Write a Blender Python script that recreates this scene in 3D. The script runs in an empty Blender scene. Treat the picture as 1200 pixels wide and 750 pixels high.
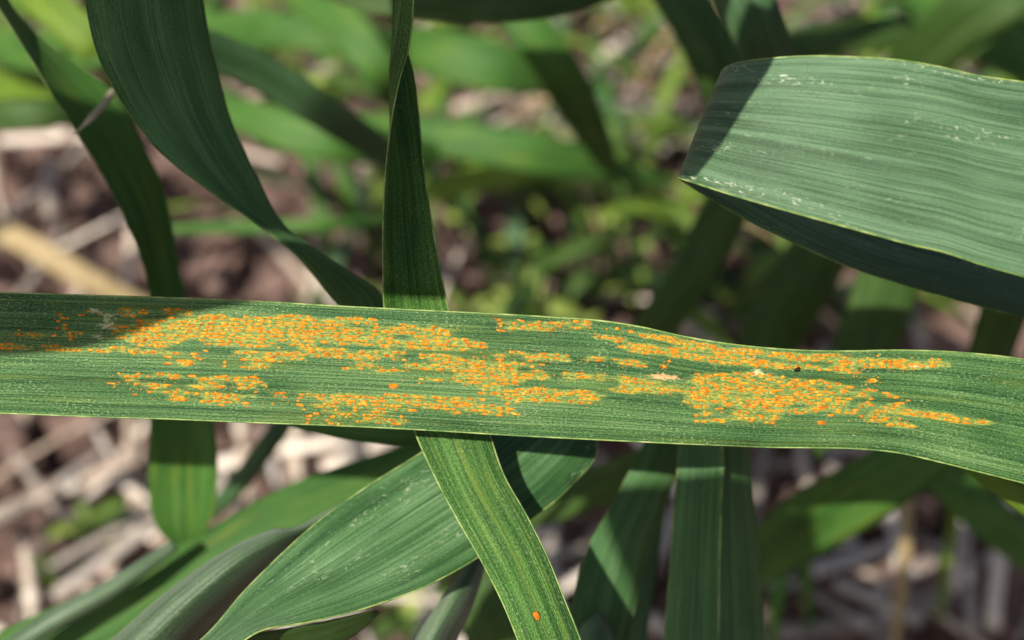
import bpy, math, random
import numpy as np
from mathutils import Vector, Matrix

# ------------------------------------------------------------------ camera, sky, sun, exposure
sc = bpy.context.scene
COL = sc.collection
rnd = random.Random(7)
rng = np.random.default_rng(11)

PITCH = math.radians(50)
CZ = 0.35                       # camera height above the soil
K = 0.923                       # sensor width / focal length
C = np.array([0.0, 0.0, CZ])
FW = np.array([0.0, math.cos(PITCH), -math.sin(PITCH)])
UP = np.array([0.0, math.sin(PITCH), math.cos(PITCH)])
RT = np.array([1.0, 0.0, 0.0])
FOCUS = 0.131

cam = bpy.data.cameras.new('camera')
cam_o = bpy.data.objects.new('camera', cam)
COL.objects.link(cam_o)
cam_o.location = C
cam_o.rotation_euler = (math.pi / 2 - PITCH, 0, 0)
cam.sensor_width = 36
cam.lens = 36 / K
cam.clip_start = 0.002
cam.clip_end = 100
cam.dof.use_dof = True
cam.dof.focus_distance = FOCUS
cam.dof.aperture_fstop = (36 / K) / 3.4        # 3.4 mm entrance pupil, a close-up lens
cam.dof.aperture_blades = 0
sc.camera = cam_o

# the light travels along SUN (right, a little down, away from the camera)
SUN = 0.35 * RT - 0.255 * UP + 1.0 * FW
SUN = SUN / np.linalg.norm(SUN)
world = bpy.data.worlds.new('World')
sc.world = world
world.use_nodes = True
wn = world.node_tree
sky = wn.nodes.new('ShaderNodeTexSky')
sky.sky_type = 'NISHITA'
sky.sun_disc = False
sky.dust_density = 3.0
sky.ozone_density = 0.4
sky.sun_elevation = math.asin(-SUN[2])
sky.sun_rotation = math.atan2(-SUN[0], -SUN[1])
wn.nodes['Background'].inputs['Strength'].default_value = 0.078
wn.links.new(sky.outputs[0], wn.nodes['Background'].inputs['Color'])

sun = bpy.data.lights.new('sun', 'SUN')
sun.energy = 5.0
sun.angle = math.radians(0.5)
sun.color = (1.0, 0.95, 0.87)
sun_o = bpy.data.objects.new('sun', sun)
COL.objects.link(sun_o)
sun_o.rotation_euler = Vector(SUN).to_track_quat('-Z', 'Y').to_euler()
sun_o.location = (-0.6, -0.8, 2.0)

vs = sc.view_settings
vs.view_transform = 'Standard'
vs.look = 'None'
vs.exposure = 0.6
vs.gamma = 1.0
vs.use_curve_mapping = False
sc.cycles.max_bounces = 8
sc.cycles.diffuse_bounces = 4
sc.cycles.transmission_bounces = 6
sc.cycles.sample_clamp_indirect = 6.0
sc.cycles.use_denoising = True

# ------------------------------------------------------------------ helpers
def P(x, y, d):
    """photo pixel (1200 x 750) at depth d (m) along the view axis -> world point"""
    return C + d * (FW + (x - 600) / 1200 * K * RT - (y - 375) / 1200 * K * UP)

def G(x, y, h=0.0):
    """photo pixel -> point where its ray meets the level z = h"""
    r = FW + (x - 600) / 1200 * K * RT - (y - 375) / 1200 * K * UP
    return C + r * ((h - CZ) / r[2])

def to_px(q):
    r = q - C
    d = r @ FW
    return 600 + (r @ RT) / d / K * 1200, 375 - (r @ UP) / d / K * 1200

def pt(p):
    return np.array(p[1:], float) if p[0] == 'w' else P(*p)

def tag(o, label=None, cat=None, group=None, kind=None):
    if label: o['label'] = label
    if cat: o['category'] = cat
    if group: o['group'] = group
    if kind: o['kind'] = kind
    return o

def link(name, me, mat=None, parent=None):
    o = bpy.data.objects.new(name, me)
    COL.objects.link(o)
    if mat is not None and me is not None and not me.materials:
        me.materials.append(mat)
    if parent is not None:
        o.parent = parent
    return o

def mesh(name, verts, faces, smooth=True):
    me = bpy.data.meshes.new(name)
    me.from_pydata(np.asarray(verts).tolist(), [], [tuple(int(i) for i in f) for f in faces])
    if smooth:
        me.polygons.foreach_set('use_smooth', [True] * len(me.polygons))
    me.update()
    return me

def hermite(pts, n, params=None):
    """smooth curve through pts, sampled n times evenly along the chord length of params"""
    pts = np.asarray(pts, float)
    q = pts if params is None else np.asarray(params, float)
    seg = np.linalg.norm(np.diff(q, axis=0), axis=1)
    t = np.concatenate([[0], np.cumsum(np.maximum(seg, 1e-6))])
    m = np.empty_like(pts)
    for i in range(len(pts)):
        a, b = max(i - 1, 0), min(i + 1, len(pts) - 1)
        m[i] = (pts[b] - pts[a]) / (t[b] - t[a])
    s = np.linspace(0, t[-1], n)
    k = np.clip(np.searchsorted(t, s, side='right') - 1, 0, len(pts) - 2)
    h = (t[k + 1] - t[k])[:, None]
    u = ((s - t[k]) / (t[k + 1] - t[k]))[:, None]
    return ((2*u**3 - 3*u**2 + 1) * pts[k] + (u**3 - 2*u**2 + u) * h * m[k]
            + (-2*u**3 + 3*u**2) * pts[k+1] + (u**3 - u**2) * h * m[k+1])

# ------------------------------------------------------------------ materials
class NT:
    def __init__(self, name):
        self.mat = bpy.data.materials.new(name)
        self.mat.use_nodes = True
        self.t = self.mat.node_tree
        self.t.nodes.clear()
        self.out = self.n('OutputMaterial')
    def n(self, kind, **kw):
        nd = self.t.nodes.new('ShaderNode' + kind)
        for k, v in kw.items():
            setattr(nd, k, v)
        return nd
    def l(self, a, b):
        self.t.links.new(a, b)
    def set(self, sock, v):
        if isinstance(v, bpy.types.NodeSocket): self.l(v, sock)
        else: sock.default_value = v
    def math(self, op, a, b=None, c=None, clamp=False):
        nd = self.n('Math', operation=op, use_clamp=clamp)
        self.set(nd.inputs[0], a)
        if b is not None: self.set(nd.inputs[1], b)
        if c is not None: self.set(nd.inputs[2], c)
        return nd.outputs[0]
    def mix(self, f, a, b, blend='MIX'):
        nd = self.n('Mix', data_type='RGBA', blend_type=blend)
        self.set(nd.inputs[0], f)
        self.set(nd.inputs[6], a if isinstance(a, bpy.types.NodeSocket) else (*a, 1))
        self.set(nd.inputs[7], b if isinstance(b, bpy.types.NodeSocket) else (*b, 1))
        return nd.outputs[2]
    def noise(self, vec, scale, detail=2, rough=0.5, dims='3D', distortion=0.0):
        mp = self.n('Mapping')
        self.l(vec, mp.inputs[0])
        mp.inputs['Scale'].default_value = scale
        nz = self.n('TexNoise', noise_dimensions=dims)
        nz.inputs['Scale'].default_value = 1
        nz.inputs['Detail'].default_value = detail
        nz.inputs['Roughness'].default_value = rough
        nz.inputs['Distortion'].default_value = distortion
        self.l(mp.outputs[0], nz.inputs[0])
        return nz.outputs[0]
    def step(self, v, lo, hi):
        nd = self.n('MapRange', interpolation_type='SMOOTHSTEP')
        self.l(v, nd.inputs[0])
        nd.inputs[1].default_value = lo; nd.inputs[2].default_value = hi
        return nd.outputs[0]
    def ramp(self, f, stops):
        nd = self.n('ValToRGB')
        self.l(f, nd.inputs[0])
        e = nd.color_ramp.elements
        e[0].position, e[0].color = stops[0][0], (*stops[0][1], 1)
        e[1].position, e[1].color = stops[-1][0], (*stops[-1][1], 1)
        for p, c in stops[1:-1]:
            x = e.new(p); x.color = (*c, 1)
        return nd.outputs[0]

def leaf_mat(name, dark, mid, light, trans_col, trans=0.35, rough=0.5, spec=0.35, grain=1.0, speck=0.5,
             scratch=0.0, scratch_col=(0.50, 0.55, 0.36), lesion=False, yellow=0.0, bump=1.0, bloom=0.0, lines=0.5):
    m = NT(name)
    uv = m.n('UVMap', uv_map='mm').outputs[0]
    A = m.noise(uv, (0.55, 0.012, 1), 2, dims='2D')               # broad ribs
    B = m.noise(uv, (3.6, 0.035, 1), 2, 0.6, dims='2D')           # fine veins running along the blade
    D = m.noise(uv, (8.5, 3.2, 1), 2, 0.65, dims='2D')            # cell rows
    F = m.noise(uv, (0.16, 0.07, 1), 2, dims='2D')                # slow mottling
    f = m.math('ADD', m.math('MULTIPLY', A, 0.42), m.math('MULTIPLY', B, 0.40))
    f = m.math('ADD', f, m.math('MULTIPLY', D, 0.55 * grain))
    f = m.math('ADD', f, m.math('MULTIPLY', F, 0.30))
    f = m.math('SUBTRACT', f, 0.5 * (0.42 + 0.40 + 0.55 * grain + 0.30) - 0.5)
    col = m.ramp(f, [(0.33, dark), (0.5, mid), (0.70, light)])
    # dark hairline grooves between the ribs
    V = m.noise(uv, (1.35, 0.008, 1), 1, 0.5, dims='2D')
    line = m.math('ABSOLUTE', m.math('SUBTRACT', V, 0.5))
    line = m.math('SUBTRACT', 1.0, m.step(line, 0.0, 0.022))
    col = m.mix(m.math('MULTIPLY', line, lines), col, dark)
    V2 = m.noise(uv, (4.2, 0.03, 1), 1, 0.5, dims='2D')
    line2 = m.math('ABSOLUTE', m.math('SUBTRACT', V2, 0.47))
    line2 = m.math('SUBTRACT', 1.0, m.step(line2, 0.0, 0.05))
    col = m.mix(m.math('MULTIPLY', line2, 0.9 * lines), col, dark)
    # pale waxy dots
    if speck:
        S = m.noise(uv, (4.6, 2.3, 1), 2, 0.6, dims='2D')
        S = m.math('MULTIPLY', m.step(S, 0.60, 0.72), m.math('ADD', 0.15, m.step(m.noise(uv, (0.30, 0.10, 1), 3, 0.6, dims='2D'), 0.42, 0.66)))
        col = m.mix(m.math('MULTIPLY', S, speck), col, light if not bloom else (0.32, 0.40, 0.20))
    if scratch:
        E = m.step(m.noise(uv, (2.6, 1.15, 1), 3, 0.7, dims='2D', distortion=0.8), 0.60, 0.67)
        Mk = m.step(m.noise(uv, (0.34, 0.075, 1), 2, dims='2D'), 0.52, 0.66)
        col = m.mix(m.math('MULTIPLY', m.math('MULTIPLY', E, Mk), scratch), col, scratch_col)
    if yellow:
        Y = m.step(m.noise(uv, (0.8, 0.05, 1), 3, 0.6, dims='2D'), 0.52, 0.74)
        col = m.mix(m.math('MULTIPLY', Y, yellow), col, (0.22, 0.27, 0.03))
    nec = None
    if lesion:
        at = m.n('Attribute', attribute_name='lesion')
        sp = m.n('SeparateColor')
        m.l(at.outputs['Color'], sp.inputs[0])
        wob = m.noise(uv, (3.2, 1.6, 1), 3, 0.65, dims='2D')
        chl = m.step(m.math('ADD', sp.outputs[0], m.math('MULTIPLY', m.math('SUBTRACT', wob, 0.5), 0.9)), 0.52, 1.25)
        col = m.mix(m.math('MULTIPLY', chl, 0.85), col, m.ramp(m.noise(uv, (4.5, 1.6, 1), 3, 0.7, dims='2D'), [(0.34, (0.085, 0.165, 0.035)), (0.50, (0.23, 0.28, 0.055)), (0.63, (0.42, 0.39, 0.06)), (0.76, (0.56, 0.50, 0.14))]))
        nec = m.step(m.math('ADD', sp.outputs[1], m.math('MULTIPLY', m.math('SUBTRACT', wob, 0.5), 1.6)), 0.45, 0.85)
        col = m.mix(m.math('MULTIPLY', nec, 0.9), col, (0.56, 0.54, 0.27))
        tan = m.step(m.math('ADD', sp.outputs[2], m.math('MULTIPLY', m.math('SUBTRACT', wob, 0.5), 1.8)), 0.40, 0.9)
        col = m.mix(m.math('MULTIPLY', tan, 0.9), col, (0.68, 0.40, 0.17))
    bs = m.n('BsdfPrincipled')
    m.l(col, bs.inputs['Base Color'])
    m.set(bs.inputs['Roughness'], rough)
    bs.inputs['Specular IOR Level'].default_value = spec
    bs.inputs['Sheen Weight'].default_value = bloom
    bs.inputs['Sheen Roughness'].default_value = 0.4
    bs.inputs['Sheen Tint'].default_value = (0.75, 0.9, 0.85, 1)
    h = m.math('ADD', m.math('MULTIPLY', B, 0.9), m.math('MULTIPLY', D, 0.55))
    h = m.math('SUBTRACT', h, m.math('MULTIPLY', line, 0.35))
    bp = m.n('Bump')
    bp.inputs['Strength'].default_value = 0.75 * bump
    bp.inputs['Distance'].default_value = 0.00016
    m.l(h, bp.inputs['Height'])
    m.l(bp.outputs[0], bs.inputs['Normal'])
    tr = m.n('BsdfTranslucent')
    m.l(m.mix(0.5, col, trans_col), tr.inputs[0])
    mx = m.n('MixShader')
    mx.inputs[0].default_value = trans
    m.l(bs.outputs[0], mx.inputs[1]); m.l(tr.outputs[0], mx.inputs[2])
    m.l(mx.outputs[0], m.out.inputs[0])
    return m.mat

def plain_mat(name, stops, scale, rough=0.6, spec=0.3, bump=0.3, dist=0.0003, coord='Object', trans=0.0, detail=4, vary=0.0):
    m = NT(name)
    tc = m.n('TexCoord').outputs[coord] if coord != 'World' else m.n('NewGeometry').outputs['Position']
    f = m.noise(tc, scale, detail, 0.6)
    if vary:
        oi = m.n('ObjectInfo').outputs['Random']
        f = m.math('ADD', f, m.math('MULTIPLY', m.math('SUBTRACT', oi, 0.5), vary))
    col = m.ramp(f, stops)
    bs = m.n('BsdfPrincipled')
    m.l(col, bs.inputs['Base Color'])
    bs.inputs['Roughness'].default_value = rough
    bs.inputs['Specular IOR Level'].default_value = spec
    if bump:
        bp = m.n('Bump')
        bp.inputs['Strength'].default_value = bump
        bp.inputs['Distance'].default_value = dist
        m.l(f, bp.inputs['Height']); m.l(bp.outputs[0], bs.inputs['Normal'])
    if trans:
        tr = m.n('BsdfTranslucent'); m.l(col, tr.inputs[0])
        mx = m.n('MixShader'); mx.inputs[0].default_value = trans
        m.l(bs.outputs[0], mx.inputs[1]); m.l(tr.outputs[0], mx.inputs[2])
        m.l(mx.outputs[0], m.out.inputs[0])
    else:
        m.l(bs.outputs[0], m.out.inputs[0])
    return m.mat

TG = (0.16, 0.30, 0.02)
M = {}
M['rusted'] = leaf_mat('rusted_leaf', (0.014, 0.052, 0.013), (0.052, 0.136, 0.036), (0.155, 0.265, 0.09), TG, 0.22, 0.52, 0.2,
                       grain=1.3, speck=0.7, lesion=True, bloom=0.02, yellow=0.22, lines=0.65)
M['waxy'] = leaf_mat('waxy_leaf', (0.034, 0.078, 0.028), (0.098, 0.190, 0.090), (0.165, 0.275, 0.145), TG, 0.2, 0.46, 0.4,
                     grain=0.55, speck=0.2, scratch=0.9, bloom=0.12, lines=0.75)
M['fresh'] = leaf_mat('fresh_leaf', (0.012, 0.050, 0.006), (0.046, 0.140, 0.018), (0.135, 0.28, 0.055), TG, 0.3, 0.52, 0.2,
                      grain=1.5, speck=0.5, yellow=0.3, bloom=0.02, lines=0.7)
M['ribbed'] = leaf_mat('ribbed_leaf', (0.016, 0.062, 0.014), (0.062, 0.155, 0.046), (0.155, 0.275, 0.12), TG, 0.25, 0.5, 0.25,
                       grain=0.6, speck=0.3, scratch=0.6, bloom=0.08, lines=0.9)
M['deep'] = leaf_mat('deep_green_leaf', (0.026, 0.066, 0.010), (0.060, 0.125, 0.022), (0.11, 0.18, 0.055), (0.14, 0.28, 0.012), 0.38, 0.5, 0.3,
                     grain=0.8, speck=0.35, scratch=0.35, scratch_col=(0.28, 0.34, 0.2))
M['grey'] = leaf_mat('grey_green_leaf', (0.028, 0.062, 0.022), (0.078, 0.138, 0.062), (0.19, 0.25, 0.15), TG, 0.15, 0.42, 0.45,
                     grain=1.0, speck=0.5, bloom=0.15, lines=0.95)
M['green'] = leaf_mat('meadow_leaf', (0.030, 0.10, 0.015), (0.060, 0.17, 0.026), (0.12, 0.25, 0.05), TG, 0.35, 0.5, 0.3, yellow=0.45, lines=0.6)
M['lime'] = leaf_mat('lime_leaf', (0.09, 0.17, 0.012), (0.16, 0.27, 0.025), (0.26, 0.36, 0.06), (0.3, 0.4, 0.03), 0.4, 0.5, 0.3, yellow=0.3, lines=0.5)
M['shade'] = leaf_mat('dark_wax_leaf', (0.030, 0.090, 0.022), (0.075, 0.190, 0.052), (0.15, 0.27, 0.105), (0.14, 0.28, 0.02), 0.3, 0.5, 0.35,
                     grain=0.9, speck=0.45, scratch=0.4, scratch_col=(0.30, 0.36, 0.2), lines=0.7)
M['blue'] = leaf_mat('blue_green_leaf', (0.026, 0.072, 0.020), (0.056, 0.125, 0.045), (0.11, 0.19, 0.08), TG, 0.25, 0.5, 0.3)
M['margin'] = plain_mat('leaf_margin', [(0.38, (0.09, 0.18, 0.04)), (0.55, (0.24, 0.33, 0.08)), (0.72, (0.45, 0.48, 0.20))], (450, 450, 450), 0.5, 0.4, 0, coord='World', trans=0.2)
M['margin_dull'] = plain_mat('leaf_margin_dull', [(0.38, (0.05, 0.11, 0.02)), (0.7, (0.19, 0.26, 0.08))], (450, 450, 450), 0.5, 0.4, 0, coord='World', trans=0.2)
M['midrib'] = plain_mat('leaf_midrib', [(0.3, (0.085, 0.17, 0.07)), (0.7, (0.15, 0.24, 0.11))], (1500, 1500, 1500), 0.5, 0.35, 0, coord='World', trans=0.1)
M['midrib_deep'] = plain_mat('leaf_midrib_deep', [(0.3, (0.045, 0.10, 0.04)), (0.7, (0.075, 0.14, 0.06))], (1500, 1500, 1500), 0.5, 0.35, 0, coord='World', trans=0.1)
M['rust'] = plain_mat('rust_pustule', [(0.30, (0.26, 0.065, 0.006)), (0.44, (0.48, 0.145, 0.007)), (0.57, (0.61, 0.225, 0.012)), (0.68, (0.68, 0.32, 0.03)), (0.80, (0.78, 0.54, 0.18))],
                      (1700, 1700, 1700), 0.85, 0.15, 0.6, 0.00005, coord='World', detail=3)
M['rust_dark'] = plain_mat('rust_brown', [(0.3, (0.28, 0.065, 0.006)), (0.7, (0.60, 0.20, 0.015))], (1900, 1900, 1900), 0.9, 0.1, 0.3, 0.00005, coord='World')
M['speck'] = plain_mat('black_speck', [(0.3, (0.006, 0.005, 0.004)), (0.7, (0.02, 0.016, 0.01))], (1500, 1500, 1500), 0.75, 0.2, 0.3, 0.00005, coord='World')
M['ligule'] = plain_mat('collar', [(0.3, (0.30, 0.26, 0.15)), (0.7, (0.46, 0.40, 0.26))], (900, 900, 900), 0.5, 0.3, 0, coord='World', trans=0.3)
M['straw'] = plain_mat('straw', [(0.20, (0.22, 0.16, 0.115)), (0.47, (0.45, 0.36, 0.275)), (0.75, (0.66, 0.57, 0.465))], (700, 700, 60), 0.5, 0.35, 0.5, 0.0003, vary=0.62)
M['straw_grey'] = plain_mat('grey_straw', [(0.25, (0.12, 0.098, 0.078)), (0.5, (0.28, 0.24, 0.20)), (0.75, (0.46, 0.41, 0.36))], (700, 700, 60), 0.6, 0.3, 0.5, 0.0003, vary=0.4)  # greyer, darker straw tone, used more toward the right
M['dry'] = plain_mat('dry_blade', [(0.3, (0.28, 0.20, 0.09)), (0.7, (0.46, 0.36, 0.19))], (300, 300, 300), 0.6, 0.25, 0.3, 0.0003, trans=0.25)
M['stem'] = plain_mat('stem_green', [(0.3, (0.06, 0.14, 0.03)), (0.7, (0.13, 0.22, 0.07))], (300, 300, 40), 0.5, 0.35, 0.3, 0.0002, trans=0.1)
M['node'] = plain_mat('stem_node', [(0.3, (0.05, 0.09, 0.025)), (0.7, (0.11, 0.15, 0.05))], (400, 400, 400), 0.5, 0.35, 0.3, 0.0002)
M['weed'] = plain_mat('weed_leaf', [(0.25, (0.035, 0.075, 0.015)), (0.5, (0.11, 0.20, 0.025)), (0.75, (0.32, 0.40, 0.08))], (160, 160, 160), 0.5, 0.3, 0.3, 0.0003, trans=0.35, vary=0.8)
M['soil'] = plain_mat('soil', [(0.28, (0.035, 0.022, 0.017)), (0.5, (0.125, 0.080, 0.064)), (0.74, (0.26, 0.175, 0.145))], (55, 55, 55), 0.9, 0.15, 0.9, 0.003, coord='World', detail=8)

# ------------------------------------------------------------------ leaf builder
def surface(E1, Mi, E2, nv, nu, ripple=0.0, groove=0.0, seed=0):
    """three rails -> grid of points (nv along, nu across) with ribs, and unit normals"""
    R = np.random.default_rng(seed)
    q = np.asarray(Mi)
    a, c, b = hermite(E1, nv, q), hermite(Mi, nv, q), hermite(E2, nv, q)
    s = np.linspace(0, 1, nu)[None, :, None]
    S = (a[:, None] * (2 * (s - .5) * (s - 1)) + c[:, None] * (-4 * s * (s - 1)) + b[:, None] * (2 * s * (s - .5)))
    def normals(S):
        dv = np.gradient(S, axis=0); du = np.gradient(S, axis=1)
        n = np.cross(du, dv)
        return n / np.maximum(np.linalg.norm(n, axis=2, keepdims=True), 1e-12)
    N = normals(S)
    W = np.linalg.norm(b - a, axis=1)
    wf = np.clip(W / max(np.percentile(W, 80), 1e-9), 0, 1)[:, None]
    L = np.concatenate([[0], np.cumsum(np.linalg.norm(np.diff(c, axis=0), axis=1))])
    bb = np.linspace(0, 1, nu)[None, :]
    off = np.zeros((nv, nu))
    if ripple:
        e = (np.abs(bb - .5) * 2) ** 3
        for k in range(4):
            lam = R.uniform(0.012, 0.045)
            side = np.where(bb < .5, 1, R.uniform(-1, 1))
            off += ripple * R.uniform(.3, 1) * e * side * np.sin(2 * math.pi * L[:, None] / lam + R.uniform(0, 6.3)) * wf
    if groove:
        for b0 in np.linspace(0.06, 0.94, 11) + R.uniform(-.02, .02, 11):
            off -= groove * R.uniform(.3, 1) * np.exp(-((bb - b0) / 0.018) ** 2) * wf
    S = S + N * off[..., None]
    return S, normals(S), L, W

def leaf_mesh(name, S, N, L, W, thick=0.00025):
    nv, nu = S.shape[:2]
    bb = np.linspace(0, 1, nu)
    tk = thick * (0.35 + 0.65 * (1 - (np.abs(bb - .5) * 2) ** 6))[None, :, None]
    top = (S + N * tk * .5).reshape(-1, 3); bot = (S - N * tk * .5).reshape(-1, 3)
    n = nv * nu
    V = np.vstack([top, bot])
    i = np.arange(nv - 1)[:, None] * nu + np.arange(nu - 1)[None, :]
    i = i.ravel()
    F = [np.stack([i, i + 1, i + nu + 1, i + nu], 1), np.stack([i, i + nu, i + nu + 1, i + 1], 1) + n]
    def rim(idx, flip):
        a, b = idx[:-1], idx[1:]
        q = np.stack([a, a + n, b + n, b], 1)
        return q[:, ::-1] if flip else q
    F.append(rim(np.arange(nu), False)); F.append(rim(np.arange(nu) + (nv - 1) * nu, True))
    F.append(rim(np.arange(nv) * nu, True)); F.append(rim(np.arange(nv) * nu + nu - 1, False))
    F = np.vstack(F)
    me = mesh(name, V, F)
    Wm = np.percentile(W, 75) * 1000
    U = np.tile(np.stack(np.meshgrid(bb * Wm, L * 1000), -1).reshape(-1, 2), (2, 1))
    U = U + [rnd.uniform(0, 300), rnd.uniform(0, 300)]
    lay = me.uv_layers.new(name='mm')
    vi = np.empty(len(me.loops), dtype=np.int32)
    me.loops.foreach_get('vertex_index', vi)
    lay.data.foreach_set('uv', U[vi].astype(np.float32).ravel())
    return me

def tube(name, pts, rad, sides=6, flat=1.0, nrm=None):
    """tube along pts; rad may be a list; flat squeezes it along nrm"""
    pts = np.asarray(pts); n = len(pts)
    rad = np.full(n, rad) if np.isscalar(rad) else np.asarray(rad)
    T = np.gradient(pts, axis=0); T /= np.maximum(np.linalg.norm(T, axis=1, keepdims=True), 1e-12)
    if nrm is None:
        nrm = np.tile(np.array([[0.31, 0.22, 0.93]]), (n, 1))
    A = nrm - T * np.sum(nrm * T, 1, keepdims=True)
    A /= np.maximum(np.linalg.norm(A, axis=1, keepdims=True), 1e-12)
    B = np.cross(T, A)
    th = np.arange(sides) / sides * 2 * math.pi
    V = pts[:, None] + rad[:, None, None] * (A[:, None] * np.cos(th)[None, :, None] * flat + B[:, None] * np.sin(th)[None, :, None])
    V = V.reshape(-1, 3)
    F = []
    for i in range(n - 1):
        for j in range(sides):
            k = (j + 1) % sides
            F.append((i * sides + j, i * sides + k, (i + 1) * sides + k, (i + 1) * sides + j))
    F.append(tuple(range(sides))[::-1]); F.append(tuple((n - 1) * sides + j for j in range(sides)))
    return mesh(name, V, F)

def leaf(label, E1, E2, Mi=None, camber=0.0, mat='green', nv=120, nu=21, ripple=0.0, groove=0.0, seed=0,
         ribs=False, margin=None, midrib=None, group=None, name='wheat_leaf', thick=0.00025, cat='leaf', edge_r=0.00011, ext=(1, 1)):
    """a leaf from its two edges (and optionally its fold line). camber > 0: the middle is nearer to the camera"""
    e1 = [pt(p) for p in E1]; e2 = [pt(p) for p in E2]
    if Mi is None:
        mi = []
        for a, b in zip(e1, e2):
            c = (a + b) / 2
            w = np.linalg.norm(a - b)
            v = C - c; v /= np.linalg.norm(v)
            mi.append(c + v * camber * w)
    else:
        mi = [pt(p) for p in Mi]
    for end in (0, 1):                      # a blade that would end as a cut strip runs out into a point
        k = -1 if end else 0
        wd = np.linalg.norm(e1[k] - e2[k])
        if not ext[end] or wd < .004:
            continue
        c = mi[k]; T = c - mi[-2 if end else 1]; T = T / np.linalg.norm(T)
        x, y = to_px(c)
        out = not (-5 < x < 1205 and -5 < y < 755)
        A, B = (.014, .036) if out else (.006, .014)
        dz = np.array([0, 0, -.003 if out else 0])
        h1, h2 = e1[k] - c, e2[k] - c
        for a, f, q in ((A, .68, 1), (B, .02, 3)):
            cc = c + T * a + dz * q
            if end: e1.append(cc + h1 * f); e2.append(cc + h2 * f); mi.append(cc)
            else: e1.insert(0, cc + h1 * f); e2.insert(0, cc + h2 * f); mi.insert(0, cc)
    S, N, L, W = surface(e1, mi, e2, nv, nu, ripple, groove, seed)
    base = Vector(mi[0])
    me = leaf_mesh('blade', S - mi[0], N, L, W, thick)
    if not (margin or midrib):
        o = link(name, me, M[mat]); o.location = base
        tag(o, label, cat, group)
        return o, S, N
    root = bpy.data.objects.new(name, None); COL.objects.link(root); root.location = base
    root.empty_display_size = 0.01
    tag(root, label, cat, group)
    link('blade', me, M[mat], root)
    if midrib:
        j = nu // 2
        r = 0.00022 * np.clip(W / np.max(W), 0.15, 1)
        sg = 1
        link('midrib', tube('midrib', S[:, j] - mi[0], r, 8, 0.75, N[:, j]), M[midrib], root)
    if margin:
        for j in (0, nu - 1):
            r = edge_r * np.clip(np.interp(W, [0, .002], [.2, 1]), 0, 1)
            link('margin', tube('margin', S[:, j] - mi[0], r, 6), M[margin], root)
    return root, S, N

def blade(label, pts, widths, mat='green', tilt=0.0, camber=0.1, group=None, nv=48, nu=9, **kw):
    """a leaf from its centre line in photo pixels + depths; widths in pixels; tilt (m) pushes one edge away"""
    q = np.array([(x, y) for x, y, d in pts], float)
    T = np.gradient(q, axis=0); T /= np.linalg.norm(T, axis=1, keepdims=True)
    Nn = np.stack([T[:, 1], -T[:, 0]], 1)
    w = np.array(widths, float) if not np.isscalar(widths) else np.full(len(pts), float(widths))
    e1 = [(*(q[i] + Nn[i] * w[i] / 2), pts[i][2] - tilt) for i in range(len(pts))]
    e2 = [(*(q[i] - Nn[i] * w[i] / 2), pts[i][2] + tilt) for i in range(len(pts))]
    return leaf(label, e1, e2, camber=camber, mat=mat, nv=nv, nu=nu, group=group, **kw)

# ------------------------------------------------------------------ ground
def ground():
    n = 281
    t = np.linspace(-1, 1, n)
    ax = np.sinh(t * 5.6) / np.sinh(5.6) * 6.0
    X, Y = np.meshgrid(ax, ax)
    Yc = Y + 0.27
    Z = np.zeros_like(X)
    R = np.random.default_rng(3)
    fade = 1.0
    for lam, amp in ((0.30, .010), (0.13, .008), (0.06, .0055), (0.03, .0035), (0.016, .002), (0.009, .0012)):
        for k in range(5):
            a = R.uniform(0, 6.3); p = R.uniform(0, 6.3)
            l = lam * R.uniform(.75, 1.3)
            Z += amp * .5 * np.sin((X * math.cos(a) + Yc * math.sin(a)) * 2 * math.pi / l + p + 1.3 * np.sin((X * math.sin(a) - Yc * math.cos(a)) * 2 * math.pi / (l * 1.7)))
    Z -= 0.012
    V = np.stack([X, Yc, Z], -1).reshape(-1, 3)
    i = (np.arange(n - 1)[:, None] * n + np.arange(n - 1)[None]).ravel()
    F = np.stack([i, i + 1, i + n + 1, i + n], 1)
    o = link('soil', mesh('soil', V, F), M['soil'])
    tag(o, 'brown crumbly field soil under the straw', None, kind='structure')
    # loose crumbs
    V, F = [], []
    import bmesh
    bm = bmesh.new(); bmesh.ops.create_icosphere(bm, subdivisions=1, radius=1)
    bv = np.array([v.co[:] for v in bm.verts]); bf = np.array([[v.index for v in f.verts] for f in bm.faces]); bm.free()
    for k in range(2600):
        g = G(R.uniform(-250, 1450), R.uniform(-120, 850))
        r = R.uniform(.0012, .0055) if k % 9 else R.uniform(.005, .011)
        jit = bv * (1 + R.uniform(-.3, .3, (len(bv), 1)))
        V.append(jit * r * R.uniform(.7, 1.2, 3) + [g[0], g[1], R.uniform(-.012, .004)])
        F.append(bf + k * len(bv))
    o = link('soil_crumbs', mesh('soil_crumbs', np.vstack(V), np.vstack(F), False), M['soil'])
    tag(o, 'loose brown soil crumbs scattered over the ground', None, kind='stuff')
ground()

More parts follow.
